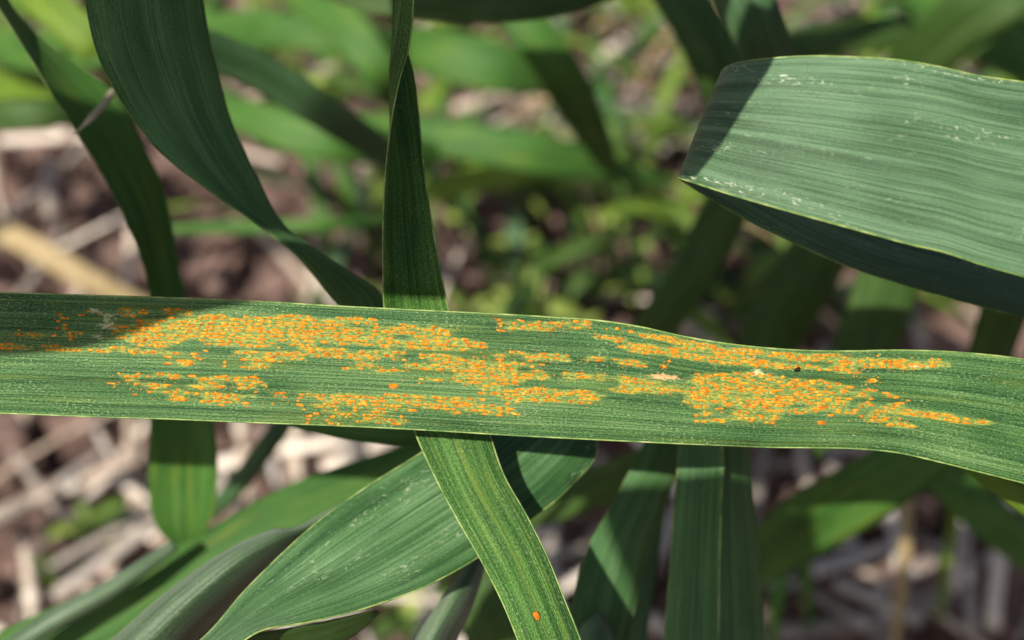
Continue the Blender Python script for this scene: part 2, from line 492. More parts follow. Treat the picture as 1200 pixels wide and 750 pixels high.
# ------------------------------------------------------------------ straw litter
STRAW_G = 'dry straw lying on the soil'
def straw(p, q, r, mat, label, bend=0.0, node=True, group=STRAW_G):
    p, q = np.asarray(p), np.asarray(q)
    d = q - p; ln = np.linalg.norm(d)
    side = np.cross(d / ln, [0, 0, 1.0])
    t = np.linspace(0, 1, 9)[:, None]
    pts = p + d * t + side * bend * ln * np.sin(t * math.pi)
    c = pts[4].copy()
    rad = r * (1 + 0.06 * np.sin(np.linspace(0, 7, 9)))
    me = tube('stalk', pts - c, rad, 8, 0.72)
    if node and ln > 0.05:
        root = bpy.data.objects.new('straw_stalk', None); COL.objects.link(root); root.location = c
        root.empty_display_size = 0.01
        link('stalk', me, M[mat], root)
        k = 5
        a = pts[k] - c; u = d / ln * r * .8
        link('node', tube('node', [a - u * 1.5, a - u * .6, a + u * .6, a + u * 1.5], [r * .98, r * 1.28, r * 1.25, r * .98], 8, 0.78), M[mat], root)
    else:
        root = link('straw_stalk', me, M[mat]); root.location = c
    tag(root, label, 'straw', group)
    return root

# stalks that can be told apart
for (x0, y0, x1, y1, w, mat, lab, bend) in [
    (-20, 480, 85, 625, .0034, 'straw_grey', 'grey straw stalk crossing under a paler slanting stalk', 0),
    (62, 632, 178, 488, .0034, 'straw', 'pale straw stalk slanting over a grey stalk on the soil', 0.02),
    (152, 480, 158, 618, .0036, 'straw', 'thick pale straw stalk beside the rounded tip of the collared leaf', 0),
    (345, 480, 352, 600, .0036, 'straw', 'pale straw stalk standing out beside a pale green blade', 0),
    (905, 742, 1115, 700, .0058, 'straw_grey', 'thickest grey stalk lying in the shade', 0.03),
    (1000, 590, 1145, 668, .0042, 'straw_grey', 'grey stalk lying across thin green stems', 0),
    (1125, 570, 1140, 745, .0042, 'straw_grey', 'grey stalk lying across the end of a thicker grey stalk', 0),
    (950, 670, 1060, 635, .0045, 'straw_grey', 'short grey stalk lying parallel to a thicker one', 0),
    (0, 165, 130, 158, .0050, 'straw', 'bright bleached stalk behind the bent leaf with a collar', 0),
    (300, 265, 372, 345, .0042, 'straw', 'pale stalk on bare soil beside the drooping dark leaf', 0),
    (365, 200, 372, 300, .0034, 'straw', 'thin pale stalk on bare soil above the thin green blade', 0),
    (520, 130, 625, 105, .0062, 'straw', 'broad bleached stalk behind the twisted leaf', 0),
    (700, 70, 755, 30, .0056, 'straw', 'bright bleached stalk lying above the weeds', 0),
    (670, 85, 745, 110, .0056, 'straw', 'bleached stalk with its end over the weeds', 0),
    (245, 170, 330, 190, .0045, 'straw', 'pale stalk half hidden by the drooping dark leaf', 0),
    (1010, 30, 1050, 65, .0075, 'straw', 'bleached stalk end showing above the broad bent leaf', 0),
]:
    straw(G(x0, y0, w * .7 + .004), G(x1, y1, w * .7 + .003), w / 2 * 1.1, mat, lab, bend, group=None)
R5 = random.Random(21)
n_s = 0
for k in range(330):
    x, y = R5.uniform(-220, 1420), R5.uniform(-100, 820)
    if 300 < y < 500 and R5.random() < .5: continue
    if 130 < x < 440 and 165 < y < 350 and R5.random() < .8: continue
    if 430 < x < 1000 and 180 < y < 420 and R5.random() < .35: continue
    h = R5.uniform(.001, .014) if R5.random() < .7 else R5.uniform(.014, .035)
    c = G(x, y, h)
    a = R5.uniform(0, math.pi); ln = R5.uniform(.018, .085)
    dv = np.array([math.cos(a), math.sin(a), R5.uniform(-.12, .12)]) * ln / 2
    grey = R5.random() < (.75 if x > 820 else .3)
    big = R5.random()
    rr = R5.uniform(.0010, .0029)
    lab = '%s %s %s straw piece %s' % ('thin' if rr < .0016 else 'slender' if rr < .0022 else 'thick', 'long' if ln > .055 else 'short',
                                       'weathered grey' if grey else 'bleached', 'with a swollen node on the soil' if ln > .055 else 'lying flat on the soil')
    straw(c - dv, c + dv, rr, 'straw_grey' if grey else 'straw', lab, R5.uniform(-.05, .05), node=(ln > .055), group=lab.replace('piece', 'pieces'))

# ------------------------------------------------------------------ weeds in the background
def weed_leaf_mesh():
    n = 7
    t = np.linspace(0, 1, n)
    w = 0.24 * np.sin(np.clip(t, 0, 1) * math.pi) ** .7 + .01
    V, F = [], []
    for i in range(n):
        for s, z in ((-1, .06), (0, 0), (1, .06)):
            V.append((t[i], s * w[i] * .5 * 1.3, z * w[i] * 2 + .12 * math.sin(t[i] * 2.6) - .1 * t[i] ** 2))
    V = np.array(V); nn = len(V)
    V2 = np.vstack([V, V - [0, 0, .025]])
    for i in range(n - 1):
        for j in range(2):
            a = i * 3 + j
            F.append((a, a + 3, a + 4, a + 1)); F.append((a + nn, a + 1 + nn, a + 4 + nn, a + 3 + nn))
        for j, fl in ((0, 0), (2, 1)):
            a = i * 3 + j
            q = (a, a + nn, a + 3 + nn, a + 3)
            F.append(q if not fl else q[::-1])
    return mesh('weed_leaf', V2, F)
WL = weed_leaf_mesh(); WL.materials.append(M['weed'])
R6 = random.Random(5)
def weed(x, y, size, nl=11, label='low leafy weed among the straw', group='leafy weeds on the soil', tall=1.0):
    g = G(x, y, 0)
    root = bpy.data.objects.new('weed_plant', None); COL.objects.link(root)
    root.location = g; root.empty_display_size = .01
    tag(root, label, 'weed', group)
    h = size * 1.5 * tall
    lean = np.array([R6.uniform(-.3, .3), R6.uniform(-.3, .3), 1]) * h
    pts = [np.zeros(3) + [0, 0, -.01], lean * .35 + [R6.uniform(-.003, .003), 0, 0], lean * .7, lean]
    link('stem', tube('stem', pts, [.0012, .001, .0008, .0005], 6), M['stem'], root)
    for k in range(nl):
        f = .2 + .8 * (k + .5) / nl
        p = lean * f
        o = link('leaf', WL, None, root)
        o.location = p
        s = size * R6.uniform(.55, 1.1)
        o.scale = (s, s, s)
        o.rotation_euler = (R6.uniform(-.4, .4), R6.uniform(-.8, .35), k * 2.4 + R6.uniform(-.5, .5))
for (x, y) in [(545, 345), (590, 300), (640, 340), (665, 285), (700, 330), (735, 290), (760, 345), (790, 320), (620, 260), (690, 240),
               (735, 235), (560, 260), (830, 300), (780, 255), (680, 365), (600, 370), (855, 340), (890, 330)]:
    sz = R6.uniform(.010, .026)
    lab = 'low leafy weed with %s leaves among the straw' % ('tiny' if sz < .015 else 'middling' if sz < .02 else 'large')
    weed(x + R6.uniform(-22, 22), y + 50 + R6.uniform(-22, 22), sz, R6.randint(5, 13), lab, lab.replace('weed', 'weeds'), tall=R6.uniform(.6, 1.7))
for k in range(34):
    weed(R6.uniform(400, 1250), R6.uniform(-60, 260), R6.uniform(.012, .022), R6.randint(8, 13),
         'small leafy weed growing behind the thicker weeds', 'leafy weeds further back', R6.uniform(.6, 1.3))
for (x, y) in [(470, 735), (500, 705), (120, 640), (60, 690), (330, 640)]:
    weed(x, y, R6.uniform(.012, .018), 9, 'small bright weed among the straw below the ribbed leaf', 'small bright weeds below the leaves', .7)

# young grass growing out of the soil behind
R9 = random.Random(77)
def shoot(x, y, length, width, mat, label, group, lean=None):
    g = G(x, y, -.008)
    a = R9.uniform(0, 6.28) if lean is None else lean
    out = np.array([math.cos(a), math.sin(a), 0])
    side = np.array([-math.sin(a), math.cos(a), 0])
    e1, e2 = [], []
    reach = R9.uniform(.5, .9)
    for f in (0, .2, .45, .7, .9, 1.0):
        c = g + out * length * reach * f ** 1.5 + np.array([0, 0, length * (f - .55 * f ** 2.6)])
        w = width * (.55 + .9 * f) * (1 - f ** 4) + .0003
        e1.append(('w', *(c + side * w / 2))); e2.append(('w', *(c - side * w / 2)))
    leaf(label, e1, e2, camber=-.1, mat=mat, nv=26, nu=7, group=group, name='grass_blade', cat='grass')
for k in range(150):
    x, y = R9.uniform(330, 1260), R9.uniform(-90, 400)
    mt = R9.choice(['green', 'green', 'lime', 'lime', 'lime', 'blue'])
    lab = {'green': 'young mid-green grass blade among the weeds', 'lime': 'young yellow-green grass blade among the weeds',
           'blue': 'young grey-green grass blade among the weeds', 'deep': 'young dark green grass blade among the weeds'}[mt]
    shoot(x, y, R9.uniform(.035, .11), R9.uniform(.003, .008), mt, lab, lab.replace('blade', 'blades'))
for k in range(16):
    mt = R9.choice(['green', 'lime', 'green'])
    lab = {'green': 'young mid-green grass blade beside the collared leaf', 'lime': 'young yellow-green grass blade beside the collared leaf'}[mt]
    shoot(R9.uniform(-80, 330), R9.uniform(-70, 110), R9.uniform(.05, .10), R9.uniform(.006, .010), mt, lab, lab.replace('blade', 'blades'))

for k in range(110):
    mt = R9.choice(['lime', 'lime', 'green'])
    lab = {'lime': 'fine yellow-green grass blade on the sunny litter', 'green': 'fine mid-green grass blade on the sunny litter'}[mt]
    shoot(R9.uniform(380, 1250), R9.uniform(-110, 240), R9.uniform(.03, .08), R9.uniform(.0022, .005), mt, lab, lab.replace('blade', 'blades'))
for k in range(30):
    shoot(R9.uniform(420, 1200), R9.uniform(-60, 380), R9.uniform(.03, .09), R9.uniform(.002, .005), 'dry',
          'withered tan grass blade among the weeds', 'withered tan grass blades among the weeds')
for k in range(26):
    mt = R9.choice(['green', 'lime', 'blue'])
    lab = {'green': 'tall mid-green grass blade standing above the weeds', 'lime': 'tall yellow-green grass blade standing above the weeds',
           'blue': 'tall grey-green grass blade standing above the weeds'}[mt]
    shoot(R9.uniform(250, 1150), R9.uniform(60, 330), R9.uniform(.11, .17), R9.uniform(.003, .006), mt, lab, lab.replace('blade', 'blades'))

# ------------------------------------------------------------------ background blades
def bl(label, pts, w, mat, tilt=0.0, camber=0.1, group=None, name='grass_blade', **kw):
    blade(label, pts, w, mat, tilt, camber, group, name=name, **kw)

bl('blurred bright green blade crossing the upper corner beside the collared leaf', [(-90, 30, .34), (20, 58, .30), (110, 55, .28), (190, 20, .29)], [10, 46, 52, 34], 'green')
bl('blurred pale green blade behind the collared leaf above the bleached stalk', [(-80, 120, .36), (10, 100, .33), (100, 110, .32), (170, 150, .36)], [16, 44, 46, 12], 'lime')
bl('blurred green blade leaning over the upper end of the collared leaf', [(-30, -70, .30), (50, 0, .28), (120, 60, .28), (160, 130, .33)], [40, 46, 44, 10], 'lime')
bl('dark blurred blade in shade just above the bleached stalk', [(-90, 150, .27), (0, 135, .25), (60, 132, .25), (150, 120, .27)], [30, 36, 34, 22], 'deep')
bl('dark blue-green blade sloping down behind the drooping dark leaf', [(225, 50, .20), (300, 82, .21), (370, 125, .22), (460, 185, .25)], [44, 44, 42, 30], 'blue')
bl('blurred mid-green blade beneath the sloping blue-green blade', [(240, 120, .31), (330, 150, .30), (400, 165, .30), (520, 180, .33)], [30, 50, 52, 20], 'green')
bl('long blurred green blade lying across behind the twisted leaf', [(370, 140, .35), (500, 158, .33), (640, 182, .33), (790, 215, .37)], [16, 44, 46, 10], 'green')
bl('yellow-green blurred blade rising behind the twisted leaf', [(470, 240, .41), (560, 208, .37), (650, 192, .36), (740, 190, .38)], [14, 36, 36, 10], 'lime')
bl('dark green blurred blade slanting down above the weeds', [(575, -30, .24), (630, 45, .24), (670, 110, .25), (712, 190, .30)], [46, 50, 50, 26], 'green')
bl('olive blade with a pale edge running along the top behind the twisted leaf', [(440, -2, .19), (540, 8, .19), (640, 4, .19), (760, -30, .2)], [34, 36, 34, 26], 'deep', margin='margin_dull')
bl('wide bright green blade blurred behind the twisted leaf and the slanting blade', [(440, 45, .38), (520, 65, .36), (600, 82, .36), (700, 100, .40)], [20, 60, 58, 12], 'green')
bl('bright green blade blurred above the wide bright blade', [(330, -30, .36), (400, 25, .34), (450, 90, .34), (480, 150, .38)], [50, 52, 40, 10], 'green')
bl('blurred green blade at the top between the dark leaf and the twisted leaf', [(240, 30, .37), (330, 35, .35), (420, 48, .35), (520, 70, .39)], [36, 44, 44, 16], 'green')
bl('dark green blade hanging behind the folded end of the broad bent leaf', [(770, -40, .24), (815, 25, .23), (845, 90, .23), (860, 170, .25)], [54, 60, 58, 36], 'deep')
bl('grey-green blade dropping behind the upper edge of the broad bent leaf', [(845, -50, .17), (878, 10, .17), (900, 65, .175), (920, 130, .19)], [60, 66, 60, 40], 'blue')
bl('dark green blade rising at the far corner above the broad bent leaf', [(1040, 110, .27), (1110, 40, .25), (1180, -10, .24), (1260, -60, .25)], [50, 70, 74, 60], 'deep')
bl('dark green blade lying over the far corner above the broad bent leaf', [(1060, -20, .30), (1140, 25, .28), (1220, 75, .28), (1300, 120, .3)], [40, 70, 66, 50], 'green')
bl('olive-green blade in the shade close above the broad bent leaf edge', [(900, 60, .26), (980, 45, .27), (1060, 40, .28), (1140, 60, .32)], [30, 40, 36, 12], 'deep')
bl('dull grey-green blade slanting down under the folded end of the broad leaf', [(875, 190, .22), (838, 270, .225), (795, 345, .23), (740, 420, .24)], [48, 54, 50, 44], 'deep')
bl('dark green blade rising between the rusted leaf and the broad bent leaf', [(880, 450, .25), (910, 380, .245), (945, 320, .24), (990, 250, .235)], [60, 74, 74, 60], 'deep')
bl('widest dark green blade in the shade under the broad bent leaf', [(985, 470, .235), (1020, 390, .23), (1045, 320, .225), (1070, 250, .22)], [66, 74, 74, 60], 'deep')
bl('dark blade in deep shade near the end of the rusted leaf', [(1140, 480, .23), (1165, 400, .22), (1190, 330, .21), (1230, 250, .2)], [40, 54, 56, 50], 'deep')
bl('broad blurred green blade sloping down under the rusted leaf', [(868, 672, .24), (940, 618, .215), (1020, 572, .20), (1120, 505, .19)], [50, 76, 76, 60], 'green')
bl('blurred green blade running downward under the end of the rusted leaf', [(1060, 520, .25), (1120, 570, .26), (1180, 625, .27), (1260, 690, .3)], [40, 50, 50, 30], 'green')
bl('small yellow-green blade end just below the rusted leaf', [(1120, 535, .15), (1165, 562, .15), (1205, 590, .152), (1260, 640, .16)], [16, 26, 30, 26], 'lime')
bl('wide blurred green blade lying behind the grey rolled leaf', [(-20, 790, .185), (120, 730, .185), (250, 665, .19), (360, 600, .195), (480, 545, .2)], [70, 84, 86, 76, 50], 'green')
bl('pale grey-green rolled blade along the edge of the wide blurred blade', [(-40, 800, .175), (50, 735, .175), (130, 690, .178), (205, 638, .182)], [24, 24, 22, 14], 'grey', camber=.5)
bl('pale green thin stem-like blade slanting beside the rounded leaf tip', [(350, 470, .22), (318, 515, .22), (285, 560, .225), (245, 605, .235)], [22, 24, 24, 18], 'blue', camber=.4)
bl('narrow green blade just under the edge of the rusted leaf', [(340, 490, .155), (410, 503, .155), (470, 508, .153), (540, 506, .152)], [20, 26, 26, 20], 'green')
bl('dark green blade lying behind the end of the ribbed leaf', [(630, 600, .23), (690, 575, .22), (740, 555, .21), (800, 530, .2)], [36, 46, 50, 44], 'deep')
bl('thin blurred green blade crossing bare soil beside the drooping dark leaf', [(190, 268, .30), (290, 266, .29), (380, 263, .29), (470, 255, .31)], [8, 16, 16, 10], 'green')
bl('withered olive blade lying on the soil left of the collared leaf', [(-50, 245, .40), (30, 285, .39), (100, 325, .39), (190, 370, .4)], [24, 28, 28, 20], 'dry')
bl('blue-grey narrow blade under the dark sloping leaf', [(775, 540, .19), (765, 620, .19), (752, 700, .19), (740, 790, .19)], [16, 24, 26, 26], 'blue')
bl('dark green blade hidden behind the lower twisted leaf', [(600, 800, .23), (575, 730, .22), (565, 670, .22), (590, 600, .23)], [60, 70, 66, 40], 'deep')
bl('thin green shoot beside the broad sloping blade', [(950, 740, .35), (945, 680, .33), (942, 620, .31), (950, 570, .3)], [8, 14, 14, 8], 'green')
bl('thin olive stem crossing the grey stalks', [(1048, 760, .33), (1056, 690, .31), (1062, 620, .30), (1064, 560, .3)], [10, 15, 15, 10], 'dry')
bl('thin olive shoot beyond the olive stem', [(1100, 730, .35), (1110, 660, .33), (1118, 600, .32), (1112, 560, .31)], [6, 12, 12, 6], 'lime')
bl('short green blade low in the shade between grey stalks', [(905, 760, .32), (912, 690, .31), (925, 630, .31), (955, 590, .31)], [10, 18, 18, 8], 'green')

# ------------------------------------------------------------------ sharper leaves
# bent leaf with a pale collar, upper left
leaf('green leaf with a pale collar and a rounded tip below the rusted leaf',
     [(-60, -80, .152), (0, 12, .155), (58, 105, .158), (92, 158, .160), (130, 222, .163), (163, 295, .166), (176, 350, .17), (180, 425, .176), (176, 500, .182), (175, 570, .186), (183, 615, .189), (210, 646, .193)],
     [(-20, -90, .156), (14, 8, .160), (80, 70, .163), (132, 108, .166), (168, 172, .169), (192, 225, .172), (213, 330, .174), (234, 425, .178), (251, 500, .182), (254, 562, .186), (246, 612, .189), (221, 646, .193)],
     camber=-.12, mat='green', margin='margin_dull', nv=180, nu=15, seed=3)
_e = [P(88, 157, .1585), P(105, 140, .1575), P(122, 122, .1605), P(133, 104, .1645)]
_c = hermite(_e, 16)
o = link('collar', tube('collar', _c - _c[0], np.interp(np.linspace(0, 1, 16), [0, .3, .8, 1], [.0003, .0006, .0006, .0003]), 8, .5), M['ligule'])
_r = [q for q in bpy.data.objects if q.get('label') == 'green leaf with a pale collar and a rounded tip below the rusted leaf'][0]
o.parent = _r; o.location = Vector(_c[0]) - _r.location

# drooping dark leaf
leaf('large drooping dark green leaf narrowing toward the rusted leaf',
     [(92, -130, .128), (96, -60, .132), (101, 5, .135), (112, 55, .137), (128, 92, .139), (150, 130, .141), (188, 178, .143), (240, 220, .145), (300, 262, .147), (350, 303, .149), (392, 352, .152), (452, 420, .156)],
     [(226, -130, .136), (232, -60, .139), (239, 5, .142), (246, 50, .144), (258, 98, .146), (272, 145, .148), (300, 205, .149), (332, 262, .15), (372, 294, .151), (415, 322, .152), (452, 352, .154), (460, 420, .157)],
     camber=.06, mat='shade', nv=160, nu=25, groove=.00006, seed=5, midrib='midrib_deep', margin='margin_dull', ripple=.00012)

# twisted leaf
leaf('twisted narrow leaf passing behind the rusted leaf with one orange spot',
     [(458, -120, .137), (459, -50, .137), (463, 10, .1375), (474, 50, .138), (484, 85, .138), (490, 130, .138), (497, 200, .1375), (506, 262, .137), (515, 310, .1365), (526, 365, .1375), (546, 430, .1378), (571, 500, .1378), (590, 556, .1375), (617, 604, .1365), (641, 652, .1350), (662, 704, .1325), (681, 752, .1315), (706, 820, .13), (735, 900, .128)],
     [(486, -120, .133), (486, -50, .133), (484, 10, .132), (479, 55, .1315), (468, 95, .1315), (459, 140, .132), (452, 200, .1325), (449, 262, .133), (449, 310, .1335), (451, 365, .1355), (465, 430, .1365), (484, 500, .137), (513, 565, .1368), (541, 617, .136), (563, 655, .1348), (588, 704, .1325), (607, 750, .1315), (634, 820, .13), (665, 900, .128)],
     Mi=[(470, -120, .136), (470, -50, .136), (464, 10, .136), (460, 50, .136), (458, 85, .136), (463, 135, .1362), (472, 200, .1362), (477, 262, .136), (482, 310, .1358), (489, 365, .1368), (506, 430, .1375), (528, 500, .1374), (552, 560, .1366), (579, 610, .1355), (602, 653, .1342), (625, 704, .132), (644, 751, .131), (670, 820, .1295), (700, 900, .1275)],
     mat='fresh', nv=260, nu=25, groove=.00008, seed=9, margin='margin')

# ribbed leaf below
leaf('ribbed green leaf under the twisted leaf with its edge rolled below',
     [(60, 900, .132), (150, 815, .134), (240, 746, .136), (285, 694, .138), (330, 650, .140), (380, 606, .142), (430, 570, .144), (490, 533, .146), (540, 498, .148), (580, 470, .152), (640, 432, .162)],
     [(150, 860, .128), (230, 800, .130), (300, 742, .132), (362, 729, .134), (430, 712, .136), (500, 686, .138), (560, 653, .1415), (620, 610, .1445), (664, 574, .147), (700, 524, .151), (662, 432, .163)],
     camber=.10, mat='ribbed', nv=200, nu=41, groove=.00010, seed=12, margin='margin', ripple=.00010)
leaf('dark underside strip of a leaf curled beneath the ribbed leaf',
     [(150, 830, .135), (240, 752, .1365), (320, 739, .1375), (400, 724, .1385), (440, 714, .139)],
     [(190, 870, .142), (290, 790, .143), (360, 772, .144), (420, 742, .144), (446, 718, .142)],
     mat='deep', nv=50, nu=11)

# grey rolled leaf
leaf('grey-green rolled leaf with a silvery edge beside the ribbed leaf',
     [(30, 830, .148), (128, 752, .148), (200, 690, .149), (268, 643, .15), (318, 621, .151), (345, 618, .153), (400, 590, .156), (480, 548, .16), (552, 518, .164)],
     [(160, 850, .152), (232, 752, .152), (270, 715, .153), (310, 680, .154), (345, 650, .155), (375, 620, .156), (430, 590, .158), (500, 560, .162), (556, 524, .165)],
     Mi=[(85, 835, .143), (172, 752, .143), (232, 697, .144), (285, 655, .146), (328, 632, .149), (357, 619, .152), (414, 588, .155), (489, 552, .16), (554, 521, .164)],
     mat='grey', nv=120, nu=25, groove=.00012, seed=15, margin='margin_dull')
leaf('small grey rolled leaf tip under the ribbed leaf',
     [(460, 800, .148), (487, 748, .15), (512, 708, .151), (538, 672, .152), (562, 640, .154)],
     [(520, 800, .152), (537, 748, .154), (552, 715, .154), (564, 680, .155), (572, 645, .156)],
     Mi=[(486, 800, .145), (508, 748, .146), (530, 710, .148), (551, 675, .151), (567, 642, .154)],
     mat='grey', nv=60, nu=17, groove=.00010, seed=16)

# dark sloping leaf and the folded upright leaf below the rusted leaf
leaf('dark green leaf sloping down between the twisted leaf and the upright leaves',
     [(788, 455, .165), (742, 545, .163), (712, 600, .161), (690, 640, .159), (668, 715, .157), (655, 800, .155)],
     [(794, 455, .166), (803, 530, .167), (785, 575, .166), (762, 640, .164), (737, 740, .161), (722, 800, .160)],
     camber=.1, mat='shade', nv=80, nu=19, groove=.0001, seed=18, margin='margin_dull')
leaf('short pale piece in place of the sunlit foot of the dark sloping leaf',
     [(655, 800, .152), (668, 752, .152), (684, 730, .152), (702, 716, .153)],
     [(740, 800, .156), (722, 752, .155), (714, 735, .155), (708, 718, .154)],
     camber=.1, mat='waxy', nv=30, nu=11)  # paler leaf piece: sunlight on the sloping leaf's foot put into colour
leaf('dark upright leaf with a bright edge below the rusted leaf',
     [(810, 430, .157), (797, 520, .156), (791, 590, .155), (785, 670, .154), (778, 750, .153), (770, 840, .152)],
     [(818, 430, .155), (846, 520, .152), (845, 590, .151), (843, 670, .150), (842, 750, .149), (840, 840, .148)],
     camber=-.12, mat='shade', nv=80, nu=17, groove=.0001, seed=20, midrib='midrib_deep', margin='margin', ext=(0, 1))
leaf('narrow dark upright leaf tucked behind the bright-edged upright leaf',
     [(852, 430, .159), (840, 520, .157), (836, 590, .156), (834, 670, .155), (832, 750, .154), (828, 840, .153)],
     [(860, 430, .164), (877, 520, .164), (882, 580, .163), (889, 650, .162), (896, 750, .161), (903, 840, .160)],
     camber=.12, mat='shade', nv=80, nu=17, groove=.0001, seed=21, margin='margin_dull', ext=(0, 1))

# broad bent leaf, upper right: runs in from the right, bends over and returns beneath itself
leaf('broad waxy blue-green leaf bent over at its end with white scratches',
     [('w', .150, .085, .215), (1420, 128, .128), (1330, 112, .126), (1260, 104, .125), (1200, 97, .124), (1150, 89, .1235), (1105, 79, .123), (1055, 71, .123), (1000, 67, .123), (935, 66, .1235), (880, 71, .125), (850, 80, .129), (846, 98, .136), (875, 150, .142), (950, 210, .145), (1060, 265, .146), (1200, 300, .147), (1340, 330, .148)],
     [('w', .142, .072, .204), (1420, 372, .121), (1330, 352, .121), (1260, 340, .121), (1200, 324, .121), (1150, 310, .121), (1105, 295, .121), (1065, 286, .1212), (1010, 271, .1215), (930, 249, .122), (860, 229, .1235), (803, 211, .127), (800, 212, .134), (838, 236, .140), (900, 270, .143), (1010, 318, .144), (1200, 372, .145), (1340, 400, .147)],
     camber=.07, mat='waxy', nv=240, nu=49, groove=.00012, seed=25, margin='margin', ripple=.00006, ext=(0, 1))

# ------------------------------------------------------------------ the rusted leaf
UPX = [-700, -420, -220, -100, 0, 100, 200, 300, 400, 500, 600, 650, 700, 750, 800, 850, 900, 950, 1000, 1050, 1100, 1150, 1200, 1280, 1380, 1500, 1600]
UPY = [420, 366, 350, 344, 343, 346, 349, 353, 359, 364, 369, 372, 375.5, 383, 394, 402.5, 408, 411, 411.5, 410.5, 411.5, 415, 421, 434, 460, 510, 575]
LOY = [450, 478, 480, 482, 484, 488, 491, 495, 499, 504, 510, 512.5, 515, 517.5, 520, 522, 524, 524.5, 525.5, 530, 541, 553.5, 566, 585, 596, 590, 580]
DEP = np.interp(UPX, [-700, -200, 0, 500, 900, 1200, 1600], [.150, .134, .1315, .1305, .1295, .129, .137])
MAIN_U = list(zip(UPX, UPY, DEP - .0006))
MAIN_L = list(zip(UPX, LOY, DEP + .0006))
rust_root, RS, RN = leaf('rusted green leaf lying across with stripes of orange pustules',
     MAIN_U, MAIN_L, camber=.045, mat='rusted', nv=640, nu=81, groove=.00009, seed=30, margin='margin', ripple=.00008, ext=(0, 0))
blade_o = [c for c in rust_root.children if c.name.startswith('blade')][0]

GX, GY = to_px(RS)                          # pixel position of every grid vertex of the leaf
cx = GX[:, 40]
def on_leaf(x, y):
    """grid coordinates (float i, j) of the leaf surface seen at photo pixel x, y"""
    i = float(np.interp(x, cx, np.arange(len(cx))))
    for _ in range(2):
        i0 = int(np.clip(round(i), 0, len(cx) - 1))
        j = float(np.interp(y, GY[i0], np.arange(81)))
        j0 = int(np.clip(round(j), 0, 80))
        i = float(np.interp(x, GX[:, j0], np.arange(len(cx))))
    return i, j

# stripes of pustules: x0, x1, top and bottom at x0, top and bottom at x1, fill
ST = [(0, 70, 400, 411, 402, 412, .75), (15, 66, 390, 396, 391, 396, .35), (65, 104, 361, 401, 361, 401, .38), (128, 172, 378, 398, 374, 398, .5),
      (140, 228, 361, 374, 363, 374, .42), (74, 146, 407, 412, 407, 412, .7), (152, 194, 404, 413, 404, 414, .7), (156, 240, 378, 402, 372, 402, .8),
      (195, 242, 410, 427, 410, 428, .42), (130, 166, 435, 454, 435, 455, .45), (172, 242, 438, 456, 438, 457, .52), (158, 242, 458, 471, 458, 473, .4),
      (240, 366, 368, 406, 369, 406, .82), (354, 440, 372, 404, 374, 406, .66), (260, 332, 410, 430, 411, 431, .45), (336, 350, 413, 417, 413, 417, .8),
      (355, 440, 408, 421, 409, 423, .8), (405, 440, 424, 435, 425, 436, .45), (242, 316, 440, 457, 441, 458, .55), (242, 282, 459, 474, 459, 475, .65),
      (285, 360, 459, 476, 460, 477, .34), (370, 440, 460, 476, 462, 478, .62), (358, 440, 480, 497, 480, 497, .52),
      (440, 528, 377, 407, 381, 408, .66), (480, 568, 395, 409, 397, 410, .66), (583, 640, 371, 388, 372, 388, .5), (440, 477, 408, 424, 410, 424, .75),
      (440, 486, 425, 435, 425, 436, .5), (492, 522, 414, 433, 415, 434, .66), (520, 568, 416, 435, 416, 436, .66), (478, 552, 440, 448, 440, 449, .5),
      (546, 606, 431, 450, 431, 451, .78), (583, 642, 412, 431, 412, 431, .62), (600, 642, 431, 445, 431, 445, .62), (564, 606, 452, 487, 452, 487, .58),
      (609, 640, 453, 470, 453, 471, .7), (440, 537, 462, 480, 464, 482, .78), (532, 567, 466, 484, 466, 485, .62), (440, 476, 481, 498, 482, 499, .5),
      (640, 652, 373, 388, 374, 388, .6), (655, 695, 374, 385, 375, 385, .8), (720, 752, 380, 386, 386, 391, .85), (699, 730, 392, 396, 395, 399, .85),
      (724, 764, 399, 406, 405, 413, .8), (752, 800, 386, 394, 395, 406, .7), (740, 800, 406, 412, 405, 421, .7), (630, 692, 415, 422, 417, 424, .45),
      (694, 757, 417, 424, 425, 432, .75), (651, 696, 436, 445, 436, 446, .5), (700, 708, 440, 446, 440, 447, .5), (729, 756, 441, 450, 443, 452, .75),
      (723, 756, 452, 458, 453, 460, .85), (756, 802, 448, 459, 450, 461, .5), (636, 697, 456, 472, 458, 475, .7), (774, 782, 427, 431, 428, 432, .8),
      (800, 880, 396, 421, 408, 430, .86), (880, 992, 409, 432, 414, 436, .72), (985, 1012, 414, 440, 420, 438, .6), (1010, 1066, 419, 431, 422, 433, .72),
      (1040, 1098, 422, 432, 423, 431, .5), (1090, 1100, 423, 427, 423, 428, .8),
      (812, 880, 438, 476, 436, 480, .66), (800, 828, 458, 476, 458, 477, .6), (880, 985, 436, 480, 448, 489, .70), (985, 1056, 450, 489, 461, 499, .58),
      (1054, 1156, 478, 486, 493, 498, .85), (1020, 1070, 488, 495, 496, 501, .8), (816, 916, 480, 497, 481, 498, .46), (1010, 1030, 444, 449, 444, 449, .6)]
R8 = random.Random(33)
pust = []
